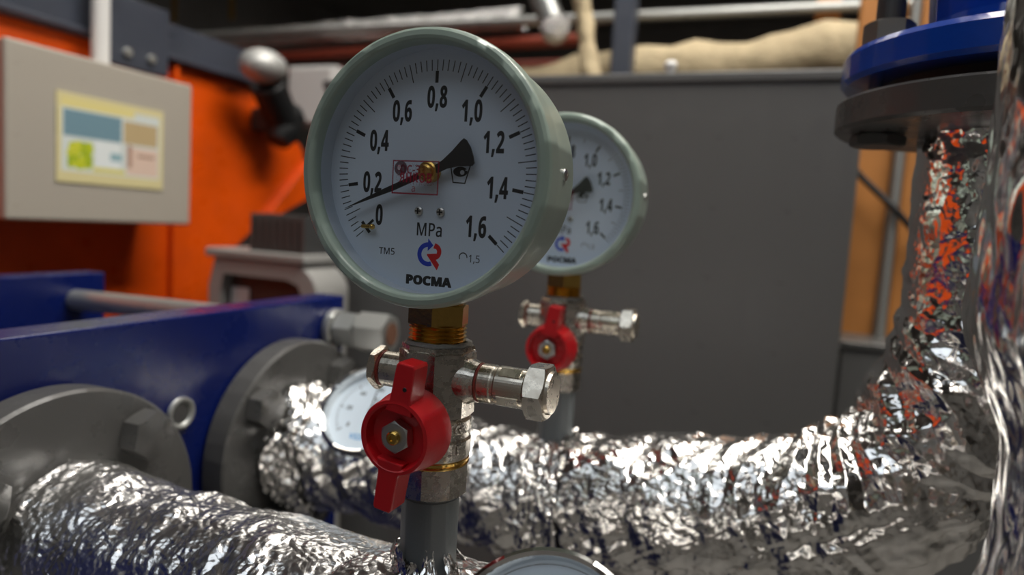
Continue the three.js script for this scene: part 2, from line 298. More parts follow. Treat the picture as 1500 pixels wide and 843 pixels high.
// ------------------------------------------------------------ pressure gauges
function dialTexture() {
  const K = 16, W = 92 * K, c = document.createElement('canvas'); c.width = c.height = W; const g = c.getContext('2d');
  g.fillStyle = '#d2dfee'; g.fillRect(0, 0, W, W);
  g.setTransform(K, 0, 0, K, W / 2, W / 2);  // millimetres from the dial centre, y down
  const ink = '#15181c', SP = 264.3;
  g.strokeStyle = g.fillStyle = ink; g.lineCap = 'butt';
  for (let i = 1; i <= 80; i++) {
    const a = (90 - (i / 80 - 0.5) * SP) * D2R, ca = Math.cos(a), sa = -Math.sin(a), heavy = i % 10 === 0, half = i % 5 === 0 && !heavy;
    const seg = (r0, r1, w) => { g.lineWidth = w; g.beginPath(); g.moveTo(ca * r0, sa * r0); g.lineTo(ca * r1, sa * r1); g.stroke(); };
    seg(39.4, half ? 32.8 : 35.6, 0.32); if (heavy) seg(35.5, 31.4, 1.25);
  }
  { const a = (90 + SP / 2) * D2R; g.save(); g.translate(-26.7, 20.9); g.rotate(-a); g.fillRect(-0.6, -2.6, 1.25, 5.2); g.fillRect(-4.2, -0.5, 4.4, 1); g.restore(); }
  const text = (s, x, y, cap, sx, font = 'bold', stroke = 0) => { g.save(); g.translate(x, -y); g.scale(sx, 1); g.font = `${font} ${cap / 0.714}px sans-serif`; g.textAlign = 'center'; g.textBaseline = 'alphabetic'; g.fillText(s, 0, cap / 2); if (stroke) { g.lineWidth = stroke; g.lineJoin = 'round'; g.strokeText(s, 0, cap / 2); } g.restore(); };
  for (const [s, x, y] of [['0,8', 0.5, 26.2], ['0,6', -13.4, 21.3], ['0,4', -22.5, 10.7], ['0,2', -24.7, -4.5], ['0', -21.2, -16.4], ['1,0', 14.2, 21.3], ['1,2', 23.1, 10.7], ['1,4', 25.4, -4.8], ['1,6', 18.2, -18.6]]) text(s, x, y, 7.2, 0.58, 'bold', 0.3);
  text('MPa', -0.1, -20.3, 4.6, 0.86, 'normal', 0.12);
  text('ТМ5', -17.2, -29.3, 2.4, 1.05, 'normal', 0.05); text('1,5', 18.2, -29.9, 2.6, 0.95, 'normal');
  g.lineWidth = 0.35; g.beginPath(); g.arc(13.9, 29.2, 1.5, 2.6, 6.4); g.stroke();
  text('РОСМА', 0.4, -38.7, 3.0, 1.24, 'bold', 0.42);
  // arrow emblem
  const lx = (zx) => (zx - 440) / 26 + 0.3, ly = (zy) => (zy - 405) / 26 + 29.2;
  g.strokeStyle = g.fillStyle = '#1c3fc4'; g.lineWidth = 1.65; g.beginPath(); g.arc(lx(430), ly(405), 3.5, 1.15, 4.75); g.stroke();
  const poly = (p) => { g.beginPath(); p.forEach(([x, y], i) => i ? g.lineTo(lx(x), ly(y)) : g.moveTo(lx(x), ly(y))); g.closePath(); g.fill(); };
  poly([[425, 256], [482, 318], [425, 374]]);
  g.strokeStyle = g.fillStyle = '#d21a1e'; g.lineWidth = 1.75; g.beginPath(); g.arc(lx(490), ly(376), 2.15, -1.45, 1.3); g.stroke();
  poly([[420, 402], [515, 392], [515, 450], [552, 495], [530, 548], [418, 412]]); poly([[482, 345], [500, 298], [522, 330], [505, 350]]);
  // eye-shaped verification mark
  const ex = (zx) => (zx - 692) / 24 + 11.2, ey = (zy) => (zy - 361) / 24 - 1.1;
  g.strokeStyle = g.fillStyle = ink; g.lineWidth = 0.42; g.beginPath(); [[590, 300], [625, 463], [735, 468], [783, 300]].forEach(([x, y], i) => i ? g.lineTo(ex(x), ey(y)) : g.moveTo(ex(x), ey(y))); g.closePath(); g.stroke();
  g.beginPath(); g.ellipse(ex(688), ey(372), 2.8, 1.75, 0, 0, 7); g.fill(); g.fillStyle = '#d2dfee'; g.beginPath(); g.arc(ex(706), ey(378), 0.85, 0, 7); g.fill(); g.fillRect(ex(735), ey(352), 0.9, 0.5);
  const t = new THREE.CanvasTexture(c); t.colorSpace = THREE.SRGBColorSpace; t.anisotropy = 8; return t;
}
function stampTexture() {
  const K = 40, W = 20 * K, H = 13 * K, c = document.createElement('canvas'); c.width = W; c.height = H; const g = c.getContext('2d');
  g.clearRect(0, 0, W, H); g.setTransform(K, 0, 0, K, 0, 0); srand(5);
  g.strokeStyle = 'rgba(140,10,44,0.85)'; g.fillStyle = 'rgba(130,8,40,0.9)'; g.lineWidth = 0.5; g.strokeRect(0.7, 0.7, 18.2, 11.4);
  g.lineWidth = 0.5; g.beginPath(); g.moveTo(0.7, 12.1); g.lineTo(14, 12.1); g.stroke();
  g.font = 'bold 4.2px sans-serif'; g.textAlign = 'center'; g.save(); g.scale(0.9, 1); g.fillText('ОС-3', 8.4, 5.0); g.restore();
  g.fillStyle = 'rgba(70,6,26,0.85)'; g.beginPath(); g.arc(3.8, 3.3, 2.6, 0, 7); g.fill(); g.fillStyle = 'rgba(233,236,240,0.9)'; g.font = 'bold 2.3px sans-serif'; g.fillText('0', 3.1, 4.0);
  g.fillStyle = 'rgba(150,14,48,0.9)'; g.font = 'bold 4.6px sans-serif'; g.save(); g.scale(0.86, 1); g.fillText('ЯНКОВ', 11.6, 8.4); g.restore();
  g.font = '3.4px sans-serif'; g.fillText('а', 9.3, 11.5);
  for (let i = 0; i < 420; i++) { g.fillStyle = `rgba(150,14,48,${0.2 + 0.4 * rnd()})`; const x = 2 + rnd() * 15, y = 1.5 + rnd() * 7.5; g.fillRect(x, y, 0.12 + rnd() * 0.3, 0.1 + rnd() * 0.25); }
  g.globalCompositeOperation = 'destination-out'; for (let i = 0; i < 350; i++) { g.fillStyle = `rgba(0,0,0,${rnd() * 0.5})`; g.fillRect(rnd() * 20, rnd() * 13, 0.1 + rnd() * 0.25, 0.08 + rnd() * 0.2); }
  const t = new THREE.CanvasTexture(c); t.colorSpace = THREE.SRGBColorSpace; return t;
}
const dialMat = own(std(0xffffff, 0.55, 0, { map: dialTexture() }));
const stampMat = own(std(0xffffff, 0.6, 0, { map: stampTexture(), transparent: true }));
const STEM_Y = -0.062;
function makeGauge(label) {
  const t = thing('pressure_gauge', label, 'gauge', [0, 0, 0], 'round dial pressure gauges'), oy = -STEM_Y, oz = -ZN;
  const put = (g) => g.translate(0, oy, oz);
  // case: deep cup turned about z
  obj('case', put(toZ(lathe([[0, -0.027], [0.030, -0.027], [0.0415, -0.0265], [0.0448, -0.0245], [0.0460, -0.021], [0.0470, 0.0035], [0.0470, 0.005], [0.0445, 0.005], [0.0445, -0.0015], [0, -0.0015]], 128))), M.gaugeCase, t);
  obj('bezel', put(toZ(lathe([[0.0466, 0.0005], [0.0474, 0.0005], [0.0479, 0.0012], [0.0481, 0.0030], [0.0480, 0.0088], [0.0475, 0.0105], [0.0465, 0.0115], [0.0448, 0.0117], [0.0438, 0.0112], [0.0430, 0.0098], [0.0429, 0.0065], [0.0440, 0.0065]], 160, 0.9))), M.gaugeCase, t);
  obj('dial', put(new THREE.CircleGeometry(0.0444, 96).translate(0, 0, -0.0001)).toNonIndexed(), dialMat, t);
  t.children.at(-1).geometry.attributes.uv.array.set(Float32Array.from({ length: t.children.at(-1).geometry.attributes.position.count * 2 }, (_, i) => { const p = t.children.at(-1).geometry.attributes.position, k = i >> 1; return 0.5 + (i & 1 ? p.getY(k) - oy : p.getX(k)) / 0.092; }));
  // neck below the case, spanner flats and thread
  obj('socket', [put(lathe([[0.0, -0.0485], [0.0092, -0.0485], [0.0092, -0.044], [0, -0.044]]).translate(0, 0, ZN)), put(hex(0.0205, 0.0085, 6, 0.08, 0.26).translate(0, -0.0562, ZN))], M.brass, t);
  const th = []; for (let i = 0; i <= 5; i++) th.push([0.0101, -0.0635 + i * 0.0015], [0.0110, -0.0635 + i * 0.0015 + 0.00075]);
  obj('thread', put(lathe([[0, -0.0635], ...th, [0.0095, -0.0555], [0, -0.0555]], 64, 0.2).translate(0, 0, ZN)), M.brass, t);
  obj('inner_ring', put(toZ(lathe([[0.0436, -0.0001], [0.0431, -0.0001], [0.0430, 0.0077], [0.0436, 0.0077]].reverse(), 128))), M.innerRing, t);
  const nd = [[-34.0, -14.4], [-18.4, -6.9], [-3.2, -0.2], [1.6, 1.8], [5.4, 4.1], [9.0, 7.4], [12.3, 11.0], [13.3, 11.8], [14.4, 11.2], [16.1, 8.8], [17.3, 5.6], [17.8, 3.4], [17.0, 2.5], [11.5, 2.2], [7.4, 1.3], [3.2, -0.6], [-1.0, -1.6], [-14.1, -7.3]].map(([x, y]) => [x / 1000, y / 1000]);
  const needle = obj('needle', put(extrude(nd, 0.0006, 0.00012).translate(0, 0, 0.0028)), M.black, t);
  obj('hub', put(toZ(lathe([[0, 0.0002], [0.0036, 0.0002], [0.0036, 0.0040], [0.0030, 0.0044], [0.0024, 0.0044], [0.0024, 0.0056], [0.0018, 0.0061], [0.0006, 0.0062], [0.0004, 0.0056], [0, 0.0056]], 40))), M.brass, t);
  for (const sx of [-4.5, 4.3]) {
    const s = obj('dial_screw', put(toZ(lathe([[0, 0], [0.00165, 0], [0.0016, 0.0006], [0.0011, 0.001], [0.0004, 0.0011], [0, 0.0011]], 24)).translate(sx / 1000, -0.0139, 0)), M.steel, t);
    obj('screw_slot', put([box(0.0022, 0.0005, 0.0002, sx / 1000, -0.0139, 0.00112), box(0.0005, 0.0022, 0.0002, sx / 1000, -0.0139, 0.00112)].map(prep).reduce((a, b) => mergeGeometries([a, b]))), M.black, s);
  }
  obj('stop_pin', [put(rod([-0.0268, -0.0206, 0.0002], [-0.0268, -0.0206, 0.0018], 0.0006, 10)), put(rod([-0.0272, -0.0206, 0.0018], [-0.0228, -0.0206, 0.0018], 0.0007, 12)), put(new THREE.SphereGeometry(0.0011, 16, 12).translate(-0.0228, -0.0206, 0.0018))], M.brass, t);
  const gl = obj('glass', put(new THREE.CircleGeometry(0.0436, 96).translate(0, 0, 0.0078)), M.glass, t);
  obj('ink_stamp', put(new THREE.PlaneGeometry(0.0196, 0.0128).translate(-0.0021, -0.0026, 0.00795)), stampMat, gl, 'smudged red ink stamp on the glass');
  // case screw on the right flank
  const sc = lathe([[0, 0], [0.0021, 0], [0.0021, 0.0006], [0.0012, 0.0011], [0.0006, 0.0011], [0.0005, 0.0006], [0, 0.0006]], 24);
  obj('case_screw', put(toX(sc).translate(0.0464, 0.0014, -0.009)), M.steel, t);
  return t;
}
const GA = [0, 1.2, 0], GB = [-0.0055, 1.2027, -0.18];
const gauge = makeGauge('nearest round pressure gauge with red ink stamp on its glass, reading below 0,2');
gauge.position.set(GA[0], GA[1] + STEM_Y, GA[2] + ZN);
copy(gauge, [GB[0], GB[1] + STEM_Y, GB[2] + ZN], 'second round pressure gauge, half hidden behind the nearest one');

// ------------------------------------------------------------ three-way gauge valves
const font = await new FontLoader().loadAsync('fonts/droid/droid_sans_bold.typeface.json');
const VB = -0.120;
function makeValve(label) {
  const t = thing('gauge_valve', label, 'valve', [0, 0, 0], 'nickel gauge valves with red handles'), up = (g) => g.translate(0.0006, -VB, 0);
  const yP = -0.0757;
  const raised = [];
  for (const [s, a, y] of [['Y', 0.55, -0.0935], ['G', 0.25, -0.0935], ['L', 0.5, -0.1015], ['E', 0.2, -0.1015]]) {
    const g = new TextGeometry(s, { font, size: 0.0038, depth: 0.0008, curveSegments: 3 }); g.computeBoundingBox(); g.translate(-g.boundingBox.max.x / 2, 0, 0);
    raised.push(up(prep(g).translate(0, 0, 0.0138).rotateY(Math.PI / 2 - a - 0.2).translate(0, y - 0.0015, 0)));
  }
  obj('body', [
    up(hex(0.0272, 0.0245, 8, 0.05, Math.PI / 8).translate(0, -0.0895, 0)),
    up(lathe([[0, -0.0915], [0.0118, -0.0915], [0.0132, -0.0895], [0.0132, -0.087], [0, -0.087]], 48)),
    up(lathe([[0, -0.1055], [0.0138, -0.1055], [0.0143, -0.104], [0.0143, -0.0985], [0.0136, -0.0975], [0.0136, -0.0955], [0.0142, -0.0945], [0.0139, -0.091], [0.0122, -0.0885], [0, -0.0885]], 64)),
    up(hex(0.0255, 0.0125, 8, 0.06, 0.2).translate(0, -0.1205, 0)),
    up(toX(lathe([[0, 0], [0.0088, 0], [0.0086, 0.004], [0.0076, 0.0062], [0.0076, 0.0075], [0, 0.0075]], 40)).translate(0.0105, yP, 0)),
    up(toZ(lathe([[0, 0], [0.0075, 0], [0.0072, 0.006], [0, 0.006]], 32)).translate(0, -0.0915, 0.0095)),
    ...raised,
  ], M.nickelCast, t);
  obj('collar', up(lathe([[0.0105, -0.0655], [0.0136, -0.0655], [0.0140, -0.0645], [0.0137, -0.0632], [0.0105, -0.0632]], 8, 0.3).rotateY(Math.PI / 8)), M.nickelCast, t);
  { // whitish thread sealant squeezed out on top
    const n = 40, prof = [], g = new THREE.TorusGeometry(0.0112, 0.0011, 10, n); const p = g.attributes.position, v = new THREE.Vector3();
    for (let i = 0; i < p.count; i++) { v.fromBufferAttribute(p, i); const k = 1 + 0.12 * noise.noise(v.x * 500, v.y * 500, 3); p.setXYZ(i, v.x * k, v.y * k, v.z * (1.1 + 0.6 * noise.noise(v.x * 300, v.y * 300, 9))); }
    g.computeVertexNormals(); obj('sealant_bead', up(g.rotateX(Math.PI / 2).translate(0, -0.0628, 0)), M.sealant, t);
  }
  obj('seal_ring', up(lathe([[0.012, -0.1085], [0.0136, -0.1085], [0.0140, -0.1080], [0.0136, -0.1075], [0.0140, -0.1068], [0.0140, -0.1060], [0.0136, -0.1053], [0.012, -0.1053]], 64, 0.3)), M.brass, t, 'brass ring between the body and the union nut');
  // long drain branch to the right
  const dr = obj('drain_branch', [up(toX(lathe([[0, 0], [0.0070, 0], [0.0073, 0.0006], [0.0073, 0.0050], [0.0070, 0.0056], [0.0070, 0.0066], [0.0073, 0.0072], [0.0073, 0.0180], [0.0062, 0.0184], [0, 0.0184]], 48)).translate(0.0188, yP, 0)),
    ...[0, 1, 2, 3].map((k) => up(toX(box(0.0007, 0.008, 0.004, 0.0071, 0.0125, 0)).rotateX(0.6 + k * Math.PI / 2).translate(0.0188, yP, 0)))], M.nickel, t);
  obj('red_seal', up(toX(lathe([[0.005, 0], [0.0072, 0], [0.0072, 0.0009], [0.005, 0.0009]], 40)).translate(0.0181, yP, 0)), M.redSeal, t);
  obj('end_cap', [up(toX(hex(0.0188, 0.0076, 6, 0.09, 0)).translate(0.0378, yP, 0)), up(toX(lathe([[0, 0], [0.0080, 0], [0.0076, 0.0014], [0.0062, 0.0020], [0, 0.0021]], 40)).translate(0.0452, yP, 0)), up(toX(cyl(0.0066, 0.0012, 0, 0, 0, 40)).translate(0.0368, yP, 0))], M.nickel, t);
  // short plug to the left
  obj('side_plug', [up(toX(hex(0.0150, 0.0034, 6, 0.09, 0.3)).translate(-0.0268, yP, 0)), up(toX(lathe([[0, 0], [0.0066, 0], [0.0070, 0.0006], [0.0070, 0.0094], [0, 0.0094]], 40)).translate(-0.0224, yP, 0))], M.nickel, t);
  obj('red_seal', up(toX(lathe([[0.005, 0], [0.0069, 0], [0.0069, 0.001], [0.005, 0.001]], 40)).translate(-0.0234, yP, 0)), M.redSeal, t);
  // red butterfly handle, turned a little clockwise
  const hy = -0.0915, turn = -0.13, place = (g) => up(g.rotateZ(turn).translate(0.0004, hy, 0.011));
  const wing = (sgn, len) => {
    const s = [[-0.0052, 0.0085], [0.0052, 0.0085], [0.0040, 0.0135], [0.0037, len - 0.001], [0.0030, len], [-0.0028, len], [-0.0036, len - 0.001], [-0.0040, 0.0135]].map(([x, y]) => [x * sgn, y * sgn]);
    return place(extrude(s, 0.0098, 0.0006).translate(0, 0, 0.0102));
  };
  const h = obj('handle', [place(toZ(lathe([[0, 0.0048], [0.0143, 0.0048], [0.0149, 0.0056], [0.0146, 0.0110], [0.0140, 0.0130], [0.0134, 0.0190], [0.0130, 0.0200], [0.0119, 0.0202], [0.0112, 0.0196], [0.0104, 0.0160], [0.0070, 0.0152], [0, 0.0152]], 72, 0.6))), wing(1, 0.0262), wing(-1, 0.0268)], M.redPlastic, t, 'red butterfly handle');
  const dimple = place(toZ(cyl(0.0008, 0.0004, 0, 0, 0, 16, 0.0001)).translate(0.0012, 0.0175, 0.0198)); obj('dimple', dimple, M.black, h);
  obj('handle_nut', [place(toZ(hex(0.0100, 0.0042, 6, 0.1, 0.2)).translate(0, 0, 0.0155))], M.steel, h);
  obj('spindle', [place(toZ(lathe([[0, 0], [0.0024, 0], [0.0024, 0.0062], [0.0019, 0.0067], [0.0010, 0.0067], [0.0008, 0.0060], [0, 0.0060]], 24)).translate(0, 0, 0.0146))], M.brass, h);
  return t;
}
const valve = makeValve('nickel gauge valve with a red butterfly handle below the nearest gauge');
valve.position.set(GA[0], GA[1] + VB, GA[2] + ZN);
copy(valve, [GB[0], GB[1] + VB, GB[2] + ZN], 'nickel gauge valve with a red handle below the second, farther gauge');
{
  const f = thing('sealing_fibre', 'thin curled sealing fibre hanging below the nearest red handle', 'fibre', [-0.011, 1.068, ZN + 0.004]);
  srand(91);
  for (let k = 0; k < 3; k++) { const p = [[0.004, 0.0125, -0.002]]; for (let i = 1; i < 6; i++) p.push([p[i - 1][0] - 0.002 + (rnd() - 0.5) * 0.004, p[i - 1][1] - 0.0022 - rnd() * 0.0012, p[i - 1][2] + (rnd() - 0.3) * 0.002]); obj('strand', tube(p, 0.00007, 30, 5), M.sealant, f); }
}
const stubGeo = () => [lathe([[0, 0], [0.0110, 0], [0.0111, 0.0315], [0, 0.0315]], 56), lathe([[0, 0.0312], [0.0108, 0.0312], [0.0108, 0.0335], [0, 0.0335]], 40)];
tag(obj('pipe_stub', stubGeo(), M.greyPipe), 'dark grey pipe stub that carries the nearest gauge valve', 'pipe', 'grey stubs under the gauge valves').position.set(GA[0] + 0.0006, 1.0465, ZN);
tag(obj('pipe_stub', stubGeo(), M.greyPipe), 'dark grey pipe stub that carries the farther gauge valve', 'pipe', 'grey stubs under the gauge valves').position.set(GB[0] + 0.0006, 1.0492, ZF);

// ------------------------------------------------------------ thermometers
function thermoTexture() {
  const K = 16, W = 60 * K, c = document.createElement('canvas'); c.width = c.height = W; const g = c.getContext('2d');
  g.fillStyle = '#d6e4f0'; g.fillRect(0, 0, W, W); g.setTransform(K, 0, 0, K, W / 2, W / 2); g.strokeStyle = g.fillStyle = '#20262c';
  for (let i = 0; i <= 60; i++) { const a = (225 - i * 4.5) * D2R, ca = Math.cos(a), sa = -Math.sin(a); g.lineWidth = i % 10 ? 0.3 : 0.6; g.beginPath(); g.moveTo(ca * 23.5, sa * 23.5); g.lineTo(ca * (i % 10 ? 21.5 : 20), sa * (i % 10 ? 21.5 : 20)); g.stroke(); }
  g.textAlign = 'center'; g.textBaseline = 'middle'; g.font = 'bold 4px sans-serif';
  for (let i = 0; i <= 6; i++) { const a = (225 - i * 45) * D2R; g.fillText(String(i * 20), Math.cos(a) * 15.8, -Math.sin(a) * 15.8); }
  g.fillText('°C', 0, -8); g.fillStyle = '#2a8fd0'; g.font = 'bold 5px sans-serif'; g.fillText('VIZA', -1, 18);
  const t = new THREE.CanvasTexture(c); t.colorSpace = THREE.SRGBColorSpace; return t;
}
const thermoMat = own(std(0xffffff, 0.5, 0, { map: thermoTexture() }));
function makeThermo(label) { // base on the pipe skin, dial along +y of the local frame
  const t = thing('dial_thermometer', label, 'thermometer', [0, 0, 0], 'chromed dial thermometers on the foil pipes'), H = 0.042;
  obj('stem', [lathe([[0, 0.001], [0.0045, 0.001], [0.0045, 0.02], [0.006, 0.0225], [0.006, H - 0.011], [0, H - 0.011]], 32), hex(0.017, 0.009, 6, 0.1).translate(0, 0.004, 0)], M.brass, t);
  obj('case', lathe([[0, H - 0.012], [0.018, H - 0.012], [0.0285, H - 0.010], [0.0305, H - 0.007], [0.0309, H - 0.0035], [0.0318, H - 0.003], [0.0322, H - 0.0015], [0.0316, H + 0.0005], [0.0303, H + 0.001], [0.0291, H + 0.0003], [0.0284, H - 0.003], [0.0283, H - 0.0055], [0, H - 0.0055]], 128, 0.8), M.chrome, t);
  const d = new THREE.CircleGeometry(0.0282, 64); { const p = d.attributes.position, u = d.attributes.uv; for (let i = 0; i < p.count; i++) u.setXY(i, 0.5 + p.getX(i) / 0.06, 0.5 + p.getY(i) / 0.06); }
  obj('dial', d.rotateX(-Math.PI / 2).translate(0, H - 0.0053, 0), thermoMat, t);
  obj('needle', extrude([[-0.0004, -0.007], [0.0004, -0.007], [0.00045, 0], [0.00012, 0.021], [-0.00012, 0.021], [-0.00045, 0]], 0.0004, 0.0001).rotateZ(0.12).rotateX(-Math.PI / 2).translate(0, H - 0.004, 0), M.black, t);
  obj('hub', cyl(0.0014, 0.0022, 0, H - 0.0052, 0, 20, 0.0003), M.steel, t);
  obj('glass', new THREE.CircleGeometry(0.0286, 64).rotateX(-Math.PI / 2).translate(0, H - 0.0022, 0), M.glass, t);
  return t;
}
const th1 = makeThermo('chromed dial thermometer half hidden behind the nearest red handle');
th1.rotation.x = 45 * D2R; th1.position.set(-0.108, 1.01 + 0.0385 * 0.7071, ZF + 0.0385 * 0.7071);
const th2 = copy(th1, [0.0645, 1.0045 + 0.0385 * 0.7071, ZN - 0.0035 + 0.0385 * 0.7071], 'chromed dial thermometer of which only the rim shows at the bottom edge');

// ------------------------------------------------------------ heat exchanger with blue plates, flanges
{
  const t = thing('plate_heat_exchanger', 'plate heat exchanger with two thick blue end plates', 'heat exchanger', [-0.37, 0, 0.1]), X = (x) => x + 0.37;
  const y1 = 1.115, zEnd = -0.264, zNear = 0.28, th = 0.026;
  const plate = (x, yTop) => { const g = extrude([[zEnd, 0.25], [zNear, 0.25], [zNear, yTop], [zEnd, yTop]].map(([z, y]) => [-(z - 0.1), y]), th, 0.0012); return boxUV(g.rotateY(Math.PI / 2).translate(X(x) - th, 0, 0)); };
  const fp = obj('front_plate', plate(-0.219, y1), M.blue, t);
  obj('rear_plate', plate(-0.5, 1.1115), M.blue, t);
  const pk = []; for (let i = 0; i < 26; i++) pk.push(box(0.0022, 0.72, 0.44, X(-0.252 - i * 0.0088), 0.64, -0.09));
  obj('plate_pack', pk, M.steel, t).userData.kind = 'stuff';
  obj('plug_ring', toX(lathe([[0.0062, 0], [0.0098, 0], [0.0103, 0.0008], [0.0100, 0.0026], [0.0085, 0.0032], [0.0072, 0.0022], [0.0062, 0]], 40, 0.6)).translate(X(-0.219), 1.0545, -0.1955), M.zinc, fp, 'zinc plug ring in the blue plate');
  obj('plug', toX(hex(0.0124, 0.0012, 6, 0.05)).translate(X(-0.219), 1.0545, -0.1955), M.darkSteel, fp);
  // upper tie rod with washer and two nuts
  const a = [X(-0.5), 1.087, -0.333], b = [X(-0.1655), 1.0902, -0.3515];
  const r = obj('tie_rod', rod(a, b, 0.0098, 32), M.zinc, t);
  const along = new THREE.Quaternion().setFromUnitVectors(new THREE.Vector3(0, 1, 0), new THREE.Vector3(b[0] - a[0], b[1] - a[1], b[2] - a[2]).normalize());
  const onRod = (g, x) => { const k = (X(x) - a[0]) / (b[0] - a[0]); return g.applyQuaternion(along).translate(X(x), a[1] + (b[1] - a[1]) * k, a[2] + (b[2] - a[2]) * k); };
  obj('washer', onRod(lathe([[0.0098, 0], [0.0152, 0], [0.0162, 0.0012], [0.0162, 0.0058], [0.0150, 0.0070], [0.0098, 0.0070]], 48), -0.219), M.zinc, r);
  obj('lock_nut', onRod(hex(0.0270, 0.0180, 6, 0.09, 0.9), -0.2105), M.zinc, r);
  obj('end_nut', [onRod(hex(0.0290, 0.0270, 6, 0.09, 0.75), -0.1915)], M.zinc, r);
  obj('rod_end', onRod(cyl(0.0092, 0.0006, 0, 0, 0, 32, 0.0001), -0.1642), M.rust, r, 'rusty rod end');
  for (const x of [-0.219, -0.5]) obj('foot', box(0.06, 0.26, 0.4, X(x - th / 2), 0.13, -0.09, 0.004), M.blue, t);
}
function flange(name, label, group, axis) { // face towards +axis at the origin of the group, 0.0185 thick
  const t = thing(name, label, 'flange', [0, 0, 0], group), o = axis === 'x' ? toX : (g) => g;
  obj('disc', o(lathe([[0.03, -0.0185], [0.0765, -0.0185], [0.0785, -0.0170], [0.0785, -0.0014], [0.0768, 0], [0.03, 0]], 128)), M.greyPaint, t);
  for (let k = 0; k < 4; k++) { const a = (45 + 90 * k + (axis === 'x' ? -5 : 45)) * D2R, r = 0.0618; obj('bolt', [o(hex(0.0235, 0.0125, 6, 0.07, 0.35).translate(Math.cos(a) * r, 0, Math.sin(a) * r))], M.greyPaint, t); }
  return t;
}
const fl = flange('pipe_flange', 'grey bolted flange of the nearest foil pipe at the lower left', 'grey flanges on the blue plate', 'x');
fl.position.set(-0.2, 1.01, ZN);
copy(fl, [-0.2, 1.01, ZF], 'grey bolted flange of the farther foil pipe, behind the thermometer');
{ // flange on top of the far riser, face down
  const y0 = 1.2415, x = 0.2185, z = -0.187, Rf = 0.0795;
  const t = thing('valve_flange', 'grey flange seen from below on top of the bent foil pipe', 'flange', [x, y0, z]);
  obj('disc', lathe([[0.03, 0], [Rf - 0.002, 0], [Rf, 0.0016], [Rf, 0.0142], [Rf - 0.0016, 0.0156], [0.03, 0.0156]], 160), M.greyPaint, t);
  const v = thing('blue_valve', 'glossy blue valve body with a round flange at the upper right', 'valve', [x, y0 + 0.0236, z]);
  obj('flange_disc', lathe([[0.03, 0], [Rf - 0.003, 0], [Rf - 0.001, 0.0022], [Rf - 0.001, 0.0130], [Rf - 0.003, 0.0158], [0.03, 0.0158]], 160), M.blueValve, v);
  obj('neck', lathe([[0.02, 0.0150], [0.048, 0.0150], [0.0415, 0.0215], [0.0405, 0.03], [0.043, 0.07], [0.055, 0.10], [0.055, 0.16], [0.043, 0.19], [0.04, 0.24], [0.02, 0.24]], 96, 0.7), M.blueValve, v);
  obj('upper_flange', lathe([[0.02, 0.24], [Rf, 0.24], [Rf, 0.256], [0.02, 0.256]], 96), M.blueValve, v);
  tag(obj('steel_pipe', cyl(0.03, RH - (y0 + 0.0236 + 0.256), 0, 0, 0, 48), M.greyPaint), 'grey steel pipe rising from the top of the blue valve', 'pipe').position.set(x, y0 + 0.0236 + 0.256, z);
  tag(obj('gasket', lathe([[0.03, 0], [0.060, 0], [0.060, 0.0080], [0.03, 0.0080]], 96), M.rubber), 'black rubber gasket between the grey and the blue flange', 'gasket').position.set(x, y0 + 0.0156, z);
  for (let k = 0; k < 2; k++) {
    const a = [Math.PI, Math.PI / 2][k], r = 0.0585, w = ['left', 'far'][k];
    const s = thing('stud_bolt', { left: 'dark stud bolt with hex nut on the visible left side of the blue flange', far: 'dark stud bolt behind the neck of the blue valve' }[w], 'bolt', [x + Math.cos(a) * r, y0 - 0.0175, z - Math.sin(a) * r], 'stud bolts through the valve flanges');
    obj('shank', cyl(0.0068, 0.085, 0, 0.014, 0, 24), M.darkSteel, s);
    obj('head', hex(0.0235, 0.0060, 6, 0.08, 0.2).translate(0, 0.0112, 0), M.darkSteel, s);
    obj('washer', cyl(0.0142, 0.0022, 0, 0.0569, 0, 40), M.zinc, s);
    obj('nut', hex(0.0210, 0.0150, 6, 0.08, 0.5).translate(0, 0.0591, 0), M.nutSteel, s);
  }
}

// ------------------------------------------------------------ grey cabinet behind the gauges
{
  const x0 = -0.50, x1 = 0.189, zf = -0.6, d = 0.4, h = 1.37, t = thing('control_cabinet', 'tall plain dark grey steel cabinet behind the pressure gauges', 'cabinet', [(x0 + x1) / 2, 0, zf - d / 2]), w = x1 - x0;
  obj('body', box(w, h - 0.012, d, 0, (h - 0.012) / 2, 0, 0.003), M.cabinet, t);
  obj('top_cover', box(w + 0.004, 0.012, d + 0.006, 0, h - 0.006, 0, 0.0025), M.cabinet, t);
  obj('plinth', box(w - 0.02, 0.08, 0.01, 0, 0.045, d / 2 + 0.003), M.darkSteel, t);
  tag(obj('round_knob', lathe([[0, 0], [0.004, 0], [0.0045, 0.004], [0.007, 0.008], [0.0075, 0.012], [0.005, 0.016], [0, 0.017]], 32), M.whitePaint), 'small round white cap on the top edge of the grey cabinet', 'cap').position.set(-0.02, h, zf - 0.012);
}
